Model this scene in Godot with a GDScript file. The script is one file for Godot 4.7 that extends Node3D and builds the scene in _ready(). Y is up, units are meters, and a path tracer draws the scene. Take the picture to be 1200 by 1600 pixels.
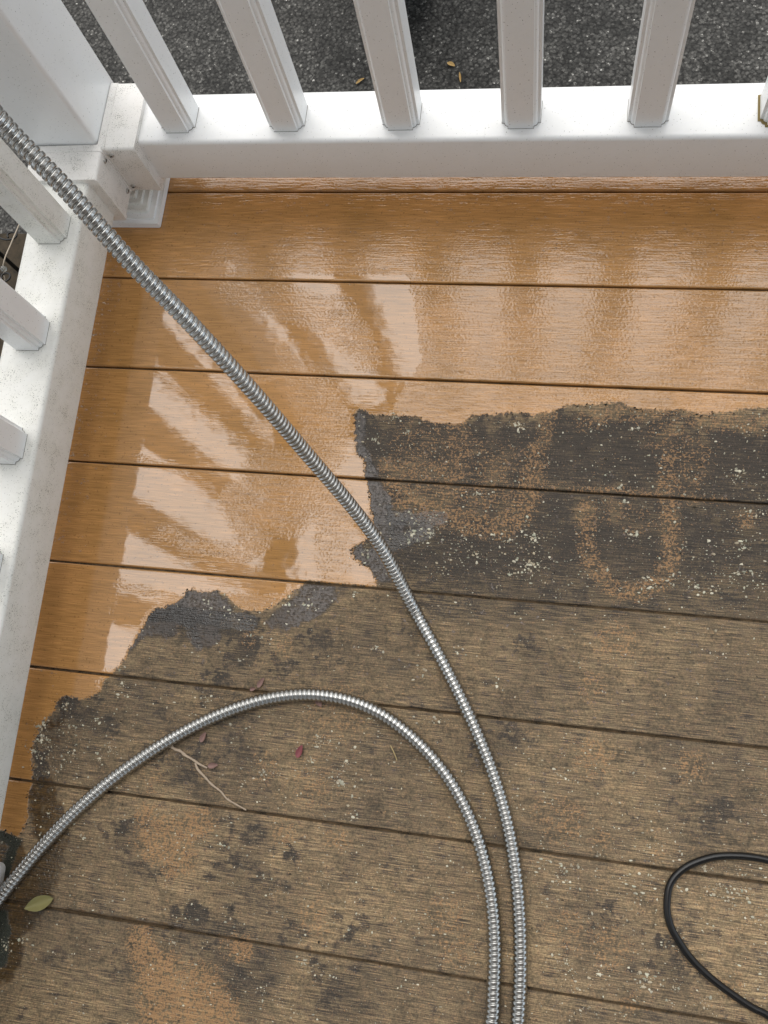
extends Node3D
# A washed deck corner: white vinyl railings, wet and unwashed composite boards, a steel hose.
# y up, metres. The origin lies just inside the corner post at deck level.

const PITCH := 0.13
const FIRST_GAP := -0.0358
const X0 := -0.14
const X1 := 0.86
const Z0 := FIRST_GAP - PITCH
const Z1 := FIRST_GAP + 8.0 * PITCH
const TW := 1740
const TH := 2036
const GROUND := -0.55
const RAIL_TOP := 0.1238
const RAIL_BOTTOM := 0.0511
const RAIL_WIDTH := 0.0705
const RAIL_INSET := 0.006

const CORNER := Vector3(-0.0111, 0.0, -0.0125)

var mats := {}
var rng := RandomNumberGenerator.new()

var dirt_outline := PackedFloat32Array([0.9927,0.2323,0.7963,0.242,0.7839,0.2427,0.762,0.2456,0.7526,0.2489,0.7336,0.2516,0.7209,0.2516,0.7015,0.2479,0.6887,0.2504,0.6692,0.2496,0.6496,0.2495,0.6361,0.2429,0.6196,0.2438,0.6031,0.2468,0.5831,0.2478,0.5698,0.2521,0.56,0.257,0.5466,0.2595,0.5367,0.2637,0.5194,0.2609,0.4989,0.2638,0.4784,0.2668,0.4612,0.2695,0.4515,0.2793,0.4339,0.2792,0.4163,0.2794,0.3978,0.2729,0.3899,0.2726,0.3688,0.271,0.3585,0.2729,0.3425,0.2723,0.3285,0.2661,0.3219,0.2665,0.3219,0.2776,0.3259,0.2994,0.3286,0.321,0.3371,0.3259,0.3423,0.3363,0.3442,0.3522,0.3493,0.3625,0.3538,0.378,0.3553,0.391,0.3606,0.4036,0.3633,0.415,0.3548,0.4298,0.3438,0.4345,0.3381,0.4401,0.3433,0.4512,0.3529,0.4567,0.3639,0.4634,0.3699,0.4717,0.3725,0.479,0.3726,0.4821,0.3627,0.483,0.3255,0.482,0.2907,0.4821,0.2779,0.4946,0.2649,0.5057,0.2519,0.5168,0.2409,0.522,0.2263,0.5234,0.2142,0.5216,0.2011,0.5143,0.1955,0.5076,0.1812,0.5031,0.1668,0.5073,0.151,0.5043,0.1425,0.5079,0.1385,0.5199,0.1245,0.5269,0.1083,0.5307,0.1014,0.5435,0.0973,0.5539,0.0877,0.5763,0.0794,0.597,0.0711,0.6091,0.0606,0.6205,0.0579,0.6324,0.0518,0.6401,0.0351,0.6465,0.0136,0.643,0.0072,0.6495,0.0039,0.6638,-0.0035,0.6716,-0.0096,0.6792,-0.0104,0.6931,-0.0149,0.6959,-0.0139,0.7118,-0.0091,0.7294,-0.0056,0.7424,-0.0061,0.7537,-0.0056,0.7647,-0.0041,0.7822,-0.0036,0.7953,-0.0093,0.8037,-0.0192,0.805,-0.0331,0.8002,-0.1096,0.8069,-0.08,1.1055,1.0545,1.1171])
var slurry_outlines := [[0.3209,0.2693,0.3363,0.2754,0.3384,0.315,0.3494,0.3305,0.366,0.3614,0.378,0.3763,0.3835,0.4019,0.3788,0.428,0.3625,0.419,0.3553,0.391,0.3493,0.3625,0.3442,0.3522,0.3423,0.3363,0.3286,0.321],
	[0.3857,0.3992,0.3972,0.388,0.4074,0.3886,0.3989,0.4034,0.3908,0.4219,0.386,0.4248],
	[0.3394,0.44,0.3645,0.4367,0.3791,0.4533,0.3894,0.4775,0.3733,0.4789,0.3651,0.4633,0.3433,0.4512],
	[0.2909,0.4835,0.3255,0.482,0.3278,0.5001,0.3158,0.518,0.2918,0.5314,0.2701,0.5418,0.2463,0.5384,0.2529,0.5238,0.2789,0.5016],
	[0.1014,0.5435,0.1084,0.5313,0.133,0.5233,0.1425,0.5079,0.1814,0.5045,0.1981,0.5145,0.2067,0.5308,0.1871,0.5384,0.1967,0.56,0.1863,0.5694,0.1628,0.5717,0.156,0.5498,0.1371,0.5459,0.1401,0.5627,0.1192,0.5647,0.1006,0.5636,0.0794,0.597,0.0726,0.6089,0.0957,0.5541]]
var scraped_strokes := [[0.0173, 0.62, [0.4476,0.2817,0.4536,0.3188,0.448,0.3402,0.4049,0.3403,0.371,0.3372]],
	[0.0180, 0.7, [0.5402,0.3135,0.5383,0.355,0.5285,0.3862,0.5055,0.403,0.4784,0.4,0.4482,0.3946,0.3964,0.3803,0.3763,0.3607]],
	[0.0122, 0.55, [0.5562,0.2599,0.5487,0.2947,0.5406,0.3187]],
	[0.0324, 0.45, [0.3935,0.3063,0.4299,0.3096,0.4666,0.3233,0.5042,0.3262]],
	[0.0252, 0.5, [0.3941,0.3595,0.435,0.362,0.5075,0.3673]],
	[0.0130, 0.66, [0.6016,0.3708,0.6054,0.3954,0.6054,0.4176,0.6148,0.4387,0.6318,0.4565,0.6436,0.465,0.6662,0.463,0.6859,0.4495,0.6963,0.4248,0.6953,0.3935,0.6918,0.3594,0.6884,0.3247,0.6924,0.3068]],
	[0.0130, 0.6, [0.7732,0.3731]],
	[0.0216, 0.35, [0.6277,0.3739,0.6628,0.3813]],
	[0.0144, 0.5, [0.5934,0.2685,0.6338,0.2559,0.6813,0.256,0.7281,0.2613,0.7853,0.2633]],
	[0.0252, 0.45, [0.6822,0.2818,0.7176,0.3002,0.7072,0.3385]],
	[0.0058, 0.55, [0.5428,0.3495,0.6846,0.35,0.7529,0.3551]],
	[0.0324, 0.8, [0.1574,0.7853]],
	[0.0243, 0.8, [0.1837,0.8044]],
	[0.0162, 0.8, [0.139,0.7646]],
	[0.0297, 0.8, [0.1797,0.7823]],
	[0.0216, 0.8, [0.2022,0.7641]],
	[0.0189, 0.5, [0.3017,0.7587]],
	[0.0162, 0.5, [0.3611,0.7582]],
	[0.0405, 0.95, [0.2012,0.9465]],
	[0.0216, 0.95, [0.1657,0.9049]],
	[0.0324, 0.95, [0.2172,0.9601]],
	[0.0162, 0.95, [0.2715,0.8818]],
	[0.0189, 0.95, [0.1572,0.8894]],
	[0.0324, 0.95, [0.2309,0.9302]],
	[0.0324, 0.95, [0.1828,0.9213]],
	[0.0297, 0.95, [0.2553,0.9471]],
	[0.0216, 0.4, [0.2703,0.6966]],
	[0.0189, 0.4, [0.1408,0.728]],
	[0.0243, 0.4, [0.3457,0.8424]],
	[0.0189, 0.4, [0.2606,0.8811]],
	[0.0210, 0.45, [0.5981,0.7036]],
	[0.0252, 0.45, [0.6516,0.825]],
	[0.0084, 0.45, [0.693,0.7312]],
	[0.0126, 0.45, [0.7669,0.841]],
	[0.0126, 0.45, [0.6718,0.8727]],
	[0.0126, 0.45, [0.6371,0.7224]],
	[0.0273, 0.5, [0.6422,0.5185]],
	[0.0189, 0.5, [0.6194,0.5708]],
	[0.0189, 0.5, [0.7231,0.6399]],
	[0.0252, 0.5, [0.5986,0.7112]],
	[0.0252, 0.5, [0.6233,0.6423]],
	[0.0231, 0.4, [0.497,0.8483]],
	[0.0252, 0.4, [0.4844,0.818]],
	[0.0189, 0.4, [0.5816,0.702]],
	[0.0252, 0.4, [0.6077,0.8142]],
	[0.0162, 0.4, [0.2701,0.5612]],
	[0.0135, 0.4, [0.2315,0.5566]],
	[0.0324, 0.4, [0.3271,0.7059]],
	[0.0432, 0.4, [0.3441,0.6263]]]
var mould_strokes := [[0.0216, 0.62, [0.2208,0.5632]],
	[0.0162, 0.62, [0.2114,0.5781]],
	[0.0162, 0.62, [0.3086,0.5491]],
	[0.0162, 0.62, [0.197,0.6154]],
	[0.0135, 0.62, [0.1286,0.6473]],
	[0.0189, 0.62, [0.1785,0.7112]],
	[0.0162, 0.62, [0.1776,0.706]],
	[0.0189, 0.62, [0.2423,0.6799]],
	[0.0081, 0.62, [0.3262,0.5747]],
	[0.0162, 0.62, [0.0727,0.67]],
	[0.0135, 0.62, [0.2764,0.5852]],
	[0.0108, 0.62, [0.2758,0.7148]],
	[0.0081, 0.62, [0.1315,0.7023]],
	[0.0108, 0.62, [0.1924,0.6911]],
	[0.0162, 0.62, [0.2283,0.5736]],
	[0.0135, 0.62, [0.2109,0.6463]],
	[0.0324, 0.38, [0.2673,0.7856]],
	[0.0270, 0.38, [0.2866,0.8222]],
	[0.0243, 0.38, [0.2495,0.8127]],
	[0.0216, 0.38, [0.1173,0.788]],
	[0.0162, 0.38, [0.1283,0.8145]],
	[0.0459, 0.38, [0.2804,0.9039]],
	[0.0324, 0.38, [0.2527,0.8988]],
	[0.0216, 0.38, [0.3998,0.8578]],
	[0.0243, 0.38, [0.3224,0.8647]],
	[0.0324, 0.38, [0.3803,0.9067]],
	[0.0162, 0.38, [0.1444,0.9249]],
	[0.0162, 0.38, [0.3258,0.7948]],
	[0.0059, 0.5, [0.1621,0.7642]],
	[0.0068, 0.5, [0.2349,0.7573]],
	[0.0095, 0.5, [0.1651,0.827]],
	[0.0068, 0.5, [0.2604,0.7591]],
	[0.0049, 0.5, [0.2669,0.7832]],
	[0.0081, 0.5, [0.2885,0.817]],
	[0.0076, 0.5, [0.2464,0.7934]],
	[0.0068, 0.5, [0.2775,0.8162]],
	[0.0122, 0.5, [0.1955,0.8849]],
	[0.0081, 0.5, [0.3311,0.7941]],
	[0.0081, 0.5, [0.1461,0.8171]],
	[0.0158, 0.55, [0.1937,0.8598,0.2527,0.8656]],
	[0.0105, 0.5, [0.5518,0.5375]],
	[0.0189, 0.5, [0.5388,0.6329]],
	[0.0105, 0.5, [0.5067,0.6562]],
	[0.0084, 0.5, [0.512,0.671]],
	[0.0126, 0.5, [0.4156,0.53]],
	[0.0126, 0.5, [0.6463,0.7927]],
	[0.0168, 0.5, [0.7317,0.6864]],
	[0.0084, 0.5, [0.7359,0.7075]],
	[0.0084, 0.5, [0.6734,0.6994]],
	[0.0038, 0.5, [0.682,0.8187]],
	[0.0059, 0.5, [0.6934,0.8374]],
	[0.0074, 0.5, [0.6214,0.7769]],
	[0.0074, 0.5, [0.6309,0.8142]],
	[0.0053, 0.5, [0.5939,0.8144]],
	[0.0252, 0.5, [0.7144,0.8291]],
	[0.0040, 1, [0.4631,0.4558,0.4541,0.4601,0.4543,0.4713,0.4595,0.4811,0.473,0.4893,0.4815,0.4903]],
	[0.0043, 0.8, [0.4699,0.4561,0.4828,0.4568]],
	[0.0540, 0.72, [0.3631,0.3135,0.4865,0.322,0.5894,0.3234,0.6953,0.3243,0.8301,0.3156]],
	[0.0540, 0.66, [0.3899,0.4143,0.5232,0.4117,0.6639,0.4081,0.83,0.3808]],
	[0.0360, 0.42, [0.4567,0.484,0.5981,0.4714,0.83,0.444]],
	[0.0346, 0.95, [0.3404,0.2985,0.4265,0.3017,0.5143,0.2967,0.5871,0.2846]],
	[0.0396, 1, [0.5595,0.3097,0.6357,0.2974,0.7061,0.3009,0.7968,0.2954]],
	[0.0216, 0.6, [0.3564,0.3673,0.4009,0.3747]],
	[0.0360, 0.95, [0.4063,0.4258,0.4766,0.4353,0.5704,0.4031,0.5945,0.4111]],
	[0.0360, 0.8, [0.5353,0.3806,0.6173,0.3995,0.709,0.3973,0.7535,0.3891]],
	[0.0216, 0.5, [0.3855,0.4427,0.4797,0.4697]],
	[0.0158, 0.9, [0.1115,0.5397,0.1723,0.5397,0.2227,0.5378]],
	[0.0187, 0.6, [0.0108,0.6538,0.0329,0.6606,0.0707,0.6702]],
	[0.0065, 1, [-0.0147,0.7028,-0.0043,0.7423]]]
var damp_strokes := [[0.0259, 1, [-0.0223,0.8239,-0.0056,0.8516,-0.0032,0.8934,-0.0008,0.9343]],
	[0.0245, 0.75, [0.0074,0.7542,0.0336,0.8034,0.0284,0.8469,0.0166,0.8822]],
	[0.0216, 0.5, [0.0113,0.6561,0.0046,0.6845]],
	[0.0094, 1, [0.3832,0.3994,0.4111,0.3999,0.4383,0.3953]],
	[0.0036, 0.9, [0.3767,0.3869,0.3827,0.4174]],
	[0.0101, 0.9, [0.3768,0.4332,0.401,0.4237,0.4251,0.4142]],
	[0.0108, 1, [0.1049,0.5374,0.1625,0.535,0.2047,0.5367,0.2285,0.5373]],
	[0.0086, 0.8, [0.152,0.5445,0.1683,0.5684]],
	[0.0036, 0.9, [0.0662,0.8729,0.2014,0.8716]]]
var moss_strokes := [[0.0072, 1, [-0.0288,0.8073,-0.0125,0.8117,-0.0159,0.8295,-0.0178,0.8426]],
	[0.0086, 0.9, [-0.0114,0.8904,-0.0044,0.904,-0.0008,0.9343]],
	[0.0173, 0.9, [-0.0552,0.8152,-0.0248,0.938]]]
var film_outlines := [[-0.1844,0.0901,0.3697,0.0834,0.3976,0.1958,0.3594,0.2811,0.324,0.3158,0.3357,0.4721,0.2545,0.5019,0.1522,0.511,0.0757,0.5411,0.0466,0.6425,-0.0232,0.7019,-0.0403,0.8045,-0.1294,0.8162,-0.1662,0.4734],
	[0.0269,0.1852,0.0691,0.0959,0.1301,0.0663,0.1953,0.1444,0.276,0.1989,0.329,0.2264,0.3548,0.2687,0.3188,0.2849,0.3257,0.313,0.3435,0.3469,0.3555,0.3907,0.2819,0.3987,0.034,0.4166,-0.0323,0.3711,-0.0529,0.2198],
	[-0.0391,0.3602,0.2052,0.3531,0.2243,0.4764,0.1921,0.492,0.1402,0.5043,0.1008,0.5284,0.0777,0.6069,-0.0324,0.6131,-0.0377,0.4877],
	[0.2851,0.2837,0.3222,0.2803,0.3286,0.321,0.3387,0.3285,0.3426,0.3497,0.3499,0.3677,0.354,0.3911,0.351,0.4301,0.3392,0.4388,0.3462,0.4535,0.3684,0.4693,0.3694,0.478,0.3059,0.4797,0.2515,0.4638,0.2322,0.3323,0.2797,0.3239]]
var broken_film_strokes := [[0.0324, 0.85, [0.1366,0.1065,0.1912,0.117,0.2685,0.1421,0.3087,0.1751]],
	[0.0396, 0.9, [0.2606,0.2442,0.2866,0.2794,0.2854,0.3225]],
	[0.0432, 0.9, [0.2232,0.3547,0.2777,0.3686,0.2541,0.398]],
	[0.0288, 0.8, [0.1863,0.3897,0.218,0.4353]],
	[0.0144, 0.7, [0.1003,0.4363,0.1419,0.4518,0.2106,0.4568]],
	[0.0072, 0.8, [0.1162,0.3615,0.0416,0.3407]],
	[0.0130, 0.8, [0.2168,0.1898,0.2387,0.2154,0.1866,0.2327]],
	[0.0324, 0.8, [0.3085,0.3812,0.3186,0.4583]],
	[0.0101, 0.8, [0.0576,0.5062,0.1259,0.5159]],
	[0.0086, 0.7, [0.0528,0.538,0.0552,0.5222]],
	[0.0288, 0.7, [0.2814,0.1302,0.3255,0.1969]]]
# x, z, spread, count
var lichen_clusters := [0.6771,0.4550,0.0081,8,
	0.7015,0.4446,0.0072,8,
	0.7093,0.4081,0.0054,5,
	0.7885,0.3635,0.0063,8,
	0.7730,0.3574,0.0081,8,
	0.6701,0.4473,0.0063,6,
	0.6567,0.3989,0.0063,6,
	0.7609,0.4336,0.0081,8,
	0.7393,0.4519,0.0081,8,
	0.7239,0.4509,0.0054,6,
	0.6358,0.4905,0.0036,4,
	0.7488,0.4858,0.0054,5,
	0.7855,0.4869,0.0063,6,
	0.5447,0.4100,0.0180,14,
	0.5539,0.4389,0.0270,22,
	0.5449,0.4470,0.0126,10,
	0.7714,0.4044,0.0270,24,
	0.7872,0.4477,0.0180,14,
	0.6512,0.2732,0.0036,5,
	0.7657,0.3222,0.0081,8,
	0.6386,0.3582,0.0090,7,
	0.7529,0.7477,0.0108,24,
	0.7759,0.7480,0.0081,12,
	0.7402,0.7381,0.0036,6,
	0.7157,0.7582,0.0036,5,
	0.5894,0.7453,0.0108,16,
	0.6161,0.7489,0.0081,12,
	0.6379,0.7369,0.0045,6,
	0.6625,0.7461,0.0081,10,
	0.6935,0.7445,0.0045,6,
	0.6863,0.7231,0.0045,6,
	0.7722,0.7389,0.0081,10,
	0.7638,0.7636,0.0063,6,
	0.7742,0.7569,0.0072,8,
	0.7478,0.7589,0.0036,4,
	0.6438,0.8493,0.0045,5,
	0.6229,0.8653,0.0072,8,
	0.6106,0.8433,0.0081,8,
	0.6866,0.8452,0.0108,9,
	0.7168,0.8497,0.0054,6,
	0.6686,0.8807,0.0072,8,
	0.6293,0.8828,0.0090,9,
	0.7414,0.8582,0.0081,5,
	0.6059,0.7665,0.0180,12,
	0.6724,0.7643,0.0225,12,
	0.7919,0.7767,0.0081,6,
	0.5964,0.6078,0.0054,6,
	0.4544,0.6207,0.0045,7,
	0.3886,0.6311,0.0036,4,
	0.4776,0.5480,0.0036,4,
	0.5204,0.5793,0.0045,4,
	0.3858,0.5519,0.0045,4,
	0.4374,0.6165,0.0036,4,
	0.5941,0.6649,0.0126,12,
	0.4368,0.5697,0.0108,5,
	-0.0030,0.6969,0.0072,14,
	-0.0066,0.6812,0.0063,10,
	-0.0101,0.7114,0.0045,9,
	0.0065,0.7049,0.0090,10,
	0.0735,0.7083,0.0045,8,
	0.0862,0.6967,0.0054,9,
	0.0626,0.6179,0.0036,5,
	0.0784,0.6070,0.0072,10,
	0.0209,0.6527,0.0054,5,
	0.0405,0.7077,0.0081,8,
	0.0624,0.6666,0.0045,5,
	0.0223,0.7755,0.0036,4,
	0.0706,0.7963,0.0027,3,
	0.0214,0.7257,0.0162,14,
	0.0293,0.6794,0.0180,14,
	0.0870,0.6247,0.0126,9,
	0.1960,0.8864,0.0036,5,
	0.0006,0.9198,0.0054,7,
	0.0171,0.9111,0.0045,5,
	0.1643,0.5800,0.0090,12,
	0.2365,0.5506,0.0072,10,
	0.2629,0.5522,0.0036,5,
	0.2236,0.5810,0.0045,6,
	0.2948,0.5115,0.0045,6,
	0.2715,0.5108,0.0090,8,
	0.3421,0.6106,0.0072,6,
	0.2708,0.7000,0.0144,20,
	0.3294,0.6619,0.0072,8,
	0.3563,0.6998,0.0090,9,
	0.1935,0.6294,0.0045,5,
	0.2236,0.6530,0.0027,3,
	0.3211,0.6823,0.0090,7,
	0.3850,0.5526,0.0072,4,
	0.1749,0.5195,0.0108,14,
	0.2034,0.5283,0.0108,14,
	0.3494,0.4897,0.0054,6,
	0.3882,0.2926,0.0027,4,
	0.3515,0.3039,0.0036,5,
	0.4787,0.3616,0.0063,10,
	0.3743,0.2734,0.0045,5,
	0.5200,0.2738,0.0081,8,
	0.4301,0.4138,0.0144,26,
	0.4080,0.4180,0.0090,12,
	0.4653,0.4187,0.0126,10,
	0.4863,0.4346,0.0090,10,
	0.5062,0.4404,0.0036,3,
	0.5188,0.4170,0.0054,6,
	0.5469,0.4074,0.0081,8,
	0.5402,0.4474,0.0180,14,
	0.4532,0.4472,0.0126,8,
	0.4025,0.3902,0.0072,8,
	0.3528,0.4453,0.0081,9,
	0.3675,0.4186,0.0054,8,
	0.4768,0.4919,0.0072,5,
	0.2327,0.7815,0.0027,4,
	0.3748,0.7392,0.0081,8,
	0.3437,0.8848,0.0126,14,
	0.2873,0.8087,0.0027,3,
	0.3426,0.9330,0.0054,5,
	0.2134,0.9236,0.0036,3,
	0.3040,0.9187,0.0090,6,
	0.3592,0.7011,0.0081,6,
	0.3644,0.6776,0.0108,8]
var hose_upper := [Vector3(0.1509, 0.4857, 0.2394), Vector3(0.1853, 0.4463, 0.2668), Vector3(0.2215, 0.4000, 0.2996), Vector3(0.2579, 0.3444, 0.3274), Vector3(0.2939, 0.2674, 0.3569), Vector3(0.3252, 0.1865, 0.3851), Vector3(0.3648, 0.1018, 0.4225), Vector3(0.3886, 0.0589, 0.4512)]
var hose_down := [Vector3(0.4199, 0.0073, 0.5030), Vector3(0.4445, 0.0073, 0.5386), Vector3(0.4678, 0.0073, 0.5734), Vector3(0.4891, 0.0073, 0.6073), Vector3(0.5079, 0.0073, 0.6400), Vector3(0.5237, 0.0073, 0.6716), Vector3(0.5366, 0.0073, 0.7027), Vector3(0.5469, 0.0073, 0.7347), Vector3(0.5551, 0.0073, 0.7691), Vector3(0.5613, 0.0073, 0.8060), Vector3(0.5651, 0.0073, 0.8432), Vector3(0.5667, 0.0073, 0.8762), Vector3(0.5669, 0.0073, 0.9042)]
var hose_loop := [Vector3(0.5407, 0.0073, 0.9084), Vector3(0.5408, 0.0073, 0.8771), Vector3(0.5393, 0.0073, 0.8438), Vector3(0.5347, 0.0073, 0.8084), Vector3(0.5260, 0.0073, 0.7725), Vector3(0.5132, 0.0073, 0.7386), Vector3(0.4971, 0.0073, 0.7088), Vector3(0.4794, 0.0073, 0.6845), Vector3(0.4604, 0.0073, 0.6649), Vector3(0.4400, 0.0073, 0.6482), Vector3(0.4177, 0.0073, 0.6335), Vector3(0.3928, 0.0073, 0.6215), Vector3(0.3648, 0.0073, 0.6134), Vector3(0.3337, 0.0073, 0.6101), Vector3(0.3007, 0.0073, 0.6122), Vector3(0.2674, 0.0073, 0.6200), Vector3(0.2344, 0.0073, 0.6328), Vector3(0.2016, 0.0073, 0.6495), Vector3(0.1688, 0.0073, 0.6701), Vector3(0.1368, 0.0073, 0.6938), Vector3(0.1069, 0.0073, 0.7192), Vector3(0.0792, 0.0073, 0.7464), Vector3(0.0529, 0.0073, 0.7763), Vector3(0.0286, 0.0073, 0.8084), Vector3(0.0073, 0.0073, 0.8401), Vector3(-0.0115, 0.0073, 0.8702)]
var cable_path := [Vector3(0.7992, 0.0036, 0.7202), Vector3(0.7836, 0.0036, 0.7194), Vector3(0.7673, 0.0036, 0.7204), Vector3(0.7518, 0.0036, 0.7231), Vector3(0.7376, 0.0036, 0.7283), Vector3(0.7231, 0.0036, 0.7364), Vector3(0.7123, 0.0036, 0.7466), Vector3(0.7065, 0.0036, 0.7571), Vector3(0.7048, 0.0036, 0.7693), Vector3(0.7053, 0.0036, 0.7823), Vector3(0.7096, 0.0036, 0.7957), Vector3(0.7166, 0.0036, 0.8063), Vector3(0.7266, 0.0036, 0.8184), Vector3(0.7401, 0.0036, 0.8300), Vector3(0.7551, 0.0036, 0.8398), Vector3(0.7714, 0.0036, 0.8485), Vector3(0.7864, 0.0036, 0.8555), Vector3(0.8003, 0.0036, 0.8601)]

# ---------------------------------------------------------------- camera, sky, sun
func set_camera_and_light() -> void:
	var cam := Camera3D.new()
	cam.name = "camera"
	cam.transform = Transform3D(Basis(Vector3(0.980486, -0.161407, -0.112224), Vector3(-0.069793, 0.247872, -0.966275), Vector3(0.183781, 0.955252, 0.23177)), Vector3(0.5574, 0.96278, 0.62598))
	cam.fov = 61.77
	cam.near = 0.02
	cam.far = 200.0
	add_child(cam)
	cam.current = true
	var env := Environment.new()
	env.background_mode = Environment.BG_SKY
	var sky := Sky.new()
	var air := ProceduralSkyMaterial.new()
	air.sky_top_color = Color(0.90, 0.95, 1.0)
	air.sky_horizon_color = Color(0.82, 0.86, 0.90)
	air.sky_curve = 0.25
	air.ground_bottom_color = Color(0.28, 0.28, 0.28)
	air.ground_horizon_color = Color(0.6, 0.6, 0.6)
	air.sky_energy_multiplier = 1.0
	sky.sky_material = air
	env.sky = sky
	env.tonemap_mode = Environment.TONE_MAPPER_LINEAR
	env.tonemap_exposure = 1.6
	env.sdfgi_enabled = true
	env.ssao_enabled = true
	env.ssil_enabled = true
	var we := WorldEnvironment.new()
	we.name = "world_environment"
	we.environment = env
	add_child(we)
	var sun := DirectionalLight3D.new()
	sun.name = "sun"
	sun.light_energy = 0.5
	sun.light_angular_distance = 64.0
	sun.light_color = Color(1.0, 0.99, 0.98)
	sun.shadow_enabled = true
	add_child(sun)
	sun.look_at_from_position(Vector3(-0.5, 2.2, -1.1), Vector3.ZERO, Vector3.UP)

# ---------------------------------------------------------------- small helpers
func tag(o: Node, label: String, category: String, group := "") -> void:
	o.set_meta("label", label)
	o.set_meta("category", category)
	if group != "":
		o.set_meta("group", group)

func base(called: String, at := Vector3.ZERO, parent: Node = self) -> Node3D:
	var o := Node3D.new()
	o.name = called
	o.position = at
	parent.add_child(o, true)
	return o

func put(called: String, mesh: Mesh, m: Material, parent: Node, at := Transform3D.IDENTITY) -> MeshInstance3D:
	var o := MeshInstance3D.new()
	o.name = called
	o.mesh = mesh
	o.material_override = m
	o.transform = at
	parent.add_child(o, true)
	return o

func plain(c: Color, rough: float, metal := 0.0, spec := 0.5) -> StandardMaterial3D:
	var m := StandardMaterial3D.new()
	m.albedo_color = c
	m.roughness = rough
	m.metallic = metal
	m.metallic_specular = spec
	return m

func commit(v: PackedVector3Array, n: PackedVector3Array, uv: PackedVector2Array, idx: PackedInt32Array, col := PackedColorArray()) -> ArrayMesh:
	# front faces run clockwise: turn any triangle that disagrees with its normals
	for t in range(0, idx.size(), 3):
		var o := v[idx[t]]
		if (v[idx[t + 2]] - o).cross(v[idx[t + 1]] - o).dot(n[idx[t]] + n[idx[t + 1]] + n[idx[t + 2]]) < 0.0:
			var keep := idx[t + 1]
			idx[t + 1] = idx[t + 2]
			idx[t + 2] = keep
	var a := []
	a.resize(Mesh.ARRAY_MAX)
	a[Mesh.ARRAY_VERTEX] = v
	a[Mesh.ARRAY_NORMAL] = n
	if uv.size() == v.size():
		a[Mesh.ARRAY_TEX_UV] = uv
	if col.size() == v.size():
		a[Mesh.ARRAY_COLOR] = col
	a[Mesh.ARRAY_INDEX] = idx
	var m := ArrayMesh.new()
	m.add_surface_from_arrays(Mesh.PRIMITIVE_TRIANGLES, a)
	return m

# A closed outline (counter-clockwise in x, y) swept along local z from 0 to length.
func prism(poly: PackedVector2Array, length: float, cuts := []) -> ArrayMesh:
	var k := poly.size()
	var v := PackedVector3Array()
	var n := PackedVector3Array()
	var idx := PackedInt32Array()
	var en := []
	for i in k:
		var e: Vector2 = poly[(i + 1) % k] - poly[i]
		en.append(Vector2(e.y, -e.x).normalized())
	var zs := [0.0]
	zs.append_array(cuts)
	zs.append(length)
	for i in k:
		var a: Vector2 = poly[i]
		var b: Vector2 = poly[(i + 1) % k]
		var na: Vector2 = en[i]
		var nb: Vector2 = en[i]
		var before: Vector2 = en[(i + k - 1) % k]
		var after: Vector2 = en[(i + 1) % k]
		if before.dot(na) > 0.7:
			na = (na + before).normalized()
		if after.dot(nb) > 0.7:
			nb = (nb + after).normalized()
		for s in zs.size():
			v.append(Vector3(a.x, a.y, zs[s])); n.append(Vector3(na.x, na.y, 0))
			v.append(Vector3(b.x, b.y, zs[s])); n.append(Vector3(nb.x, nb.y, 0))
		var at := v.size() - 2 * zs.size()
		for s in zs.size() - 1:
			var p := at + 2 * s
			idx.append_array([p, p + 3, p + 1, p, p + 2, p + 3])
	var tri := Geometry2D.triangulate_polygon(poly)
	for end in 2:
		var at := v.size()
		for p in poly:
			v.append(Vector3(p.x, p.y, length * end)); n.append(Vector3(0, 0, -1 if end == 0 else 1))
		for t in range(0, tri.size(), 3):
			var a: Vector2 = poly[tri[t]]
			var ccw := (poly[tri[t + 1]] - a).cross(poly[tri[t + 2]] - a) > 0.0
			if ccw == (end == 0):
				idx.append_array([at + tri[t], at + tri[t + 1], at + tri[t + 2]])
			else:
				idx.append_array([at + tri[t], at + tri[t + 2], at + tri[t + 1]])
	return commit(v, n, PackedVector2Array(), idx)

func round_rect(w: float, h: float, r: float, steps := 4) -> PackedVector2Array:
	var p := PackedVector2Array()
	for c in 4:
		var cx := (w / 2 - r) * (1 if c == 0 or c == 3 else -1)
		var cy := (h / 2 - r) * (1 if c < 2 else -1)
		for s in steps + 1:
			var a := (c + float(s) / steps) * PI / 2
			p.append(Vector2(cx + r * cos(a), cy + r * sin(a)))
	return p

# local z becomes world y (for things that stand up)
func upright(at: Vector3) -> Transform3D:
	return Transform3D(Basis(Vector3(0, 0, 1), Vector3(1, 0, 0), Vector3(0, 1, 0)), at)

# local z becomes world x, local x becomes -z, local y stays up
func along_x(at: Vector3) -> Transform3D:
	return Transform3D(Basis(Vector3(0, 0, -1), Vector3(0, 1, 0), Vector3(1, 0, 0)), at)

func lathe(prof: PackedVector2Array, sides := 16) -> ArrayMesh:
	var v := PackedVector3Array()
	var n := PackedVector3Array()
	var idx := PackedInt32Array()
	var k := prof.size()
	for i in k:
		var t := (prof[mini(i + 1, k - 1)] - prof[maxi(i - 1, 0)]).normalized()
		for s in sides + 1:
			var a := TAU * s / sides
			v.append(Vector3(prof[i].x * cos(a), prof[i].y, prof[i].x * sin(a)))
			n.append(Vector3(-t.y * cos(a), t.x, -t.y * sin(a)) * -1.0)
	for i in k - 1:
		for s in sides:
			var p := i * (sides + 1) + s
			idx.append_array([p, p + sides + 1, p + 1, p + 1, p + sides + 1, p + sides + 2])
	return commit(v, n, PackedVector2Array(), idx)

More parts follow.
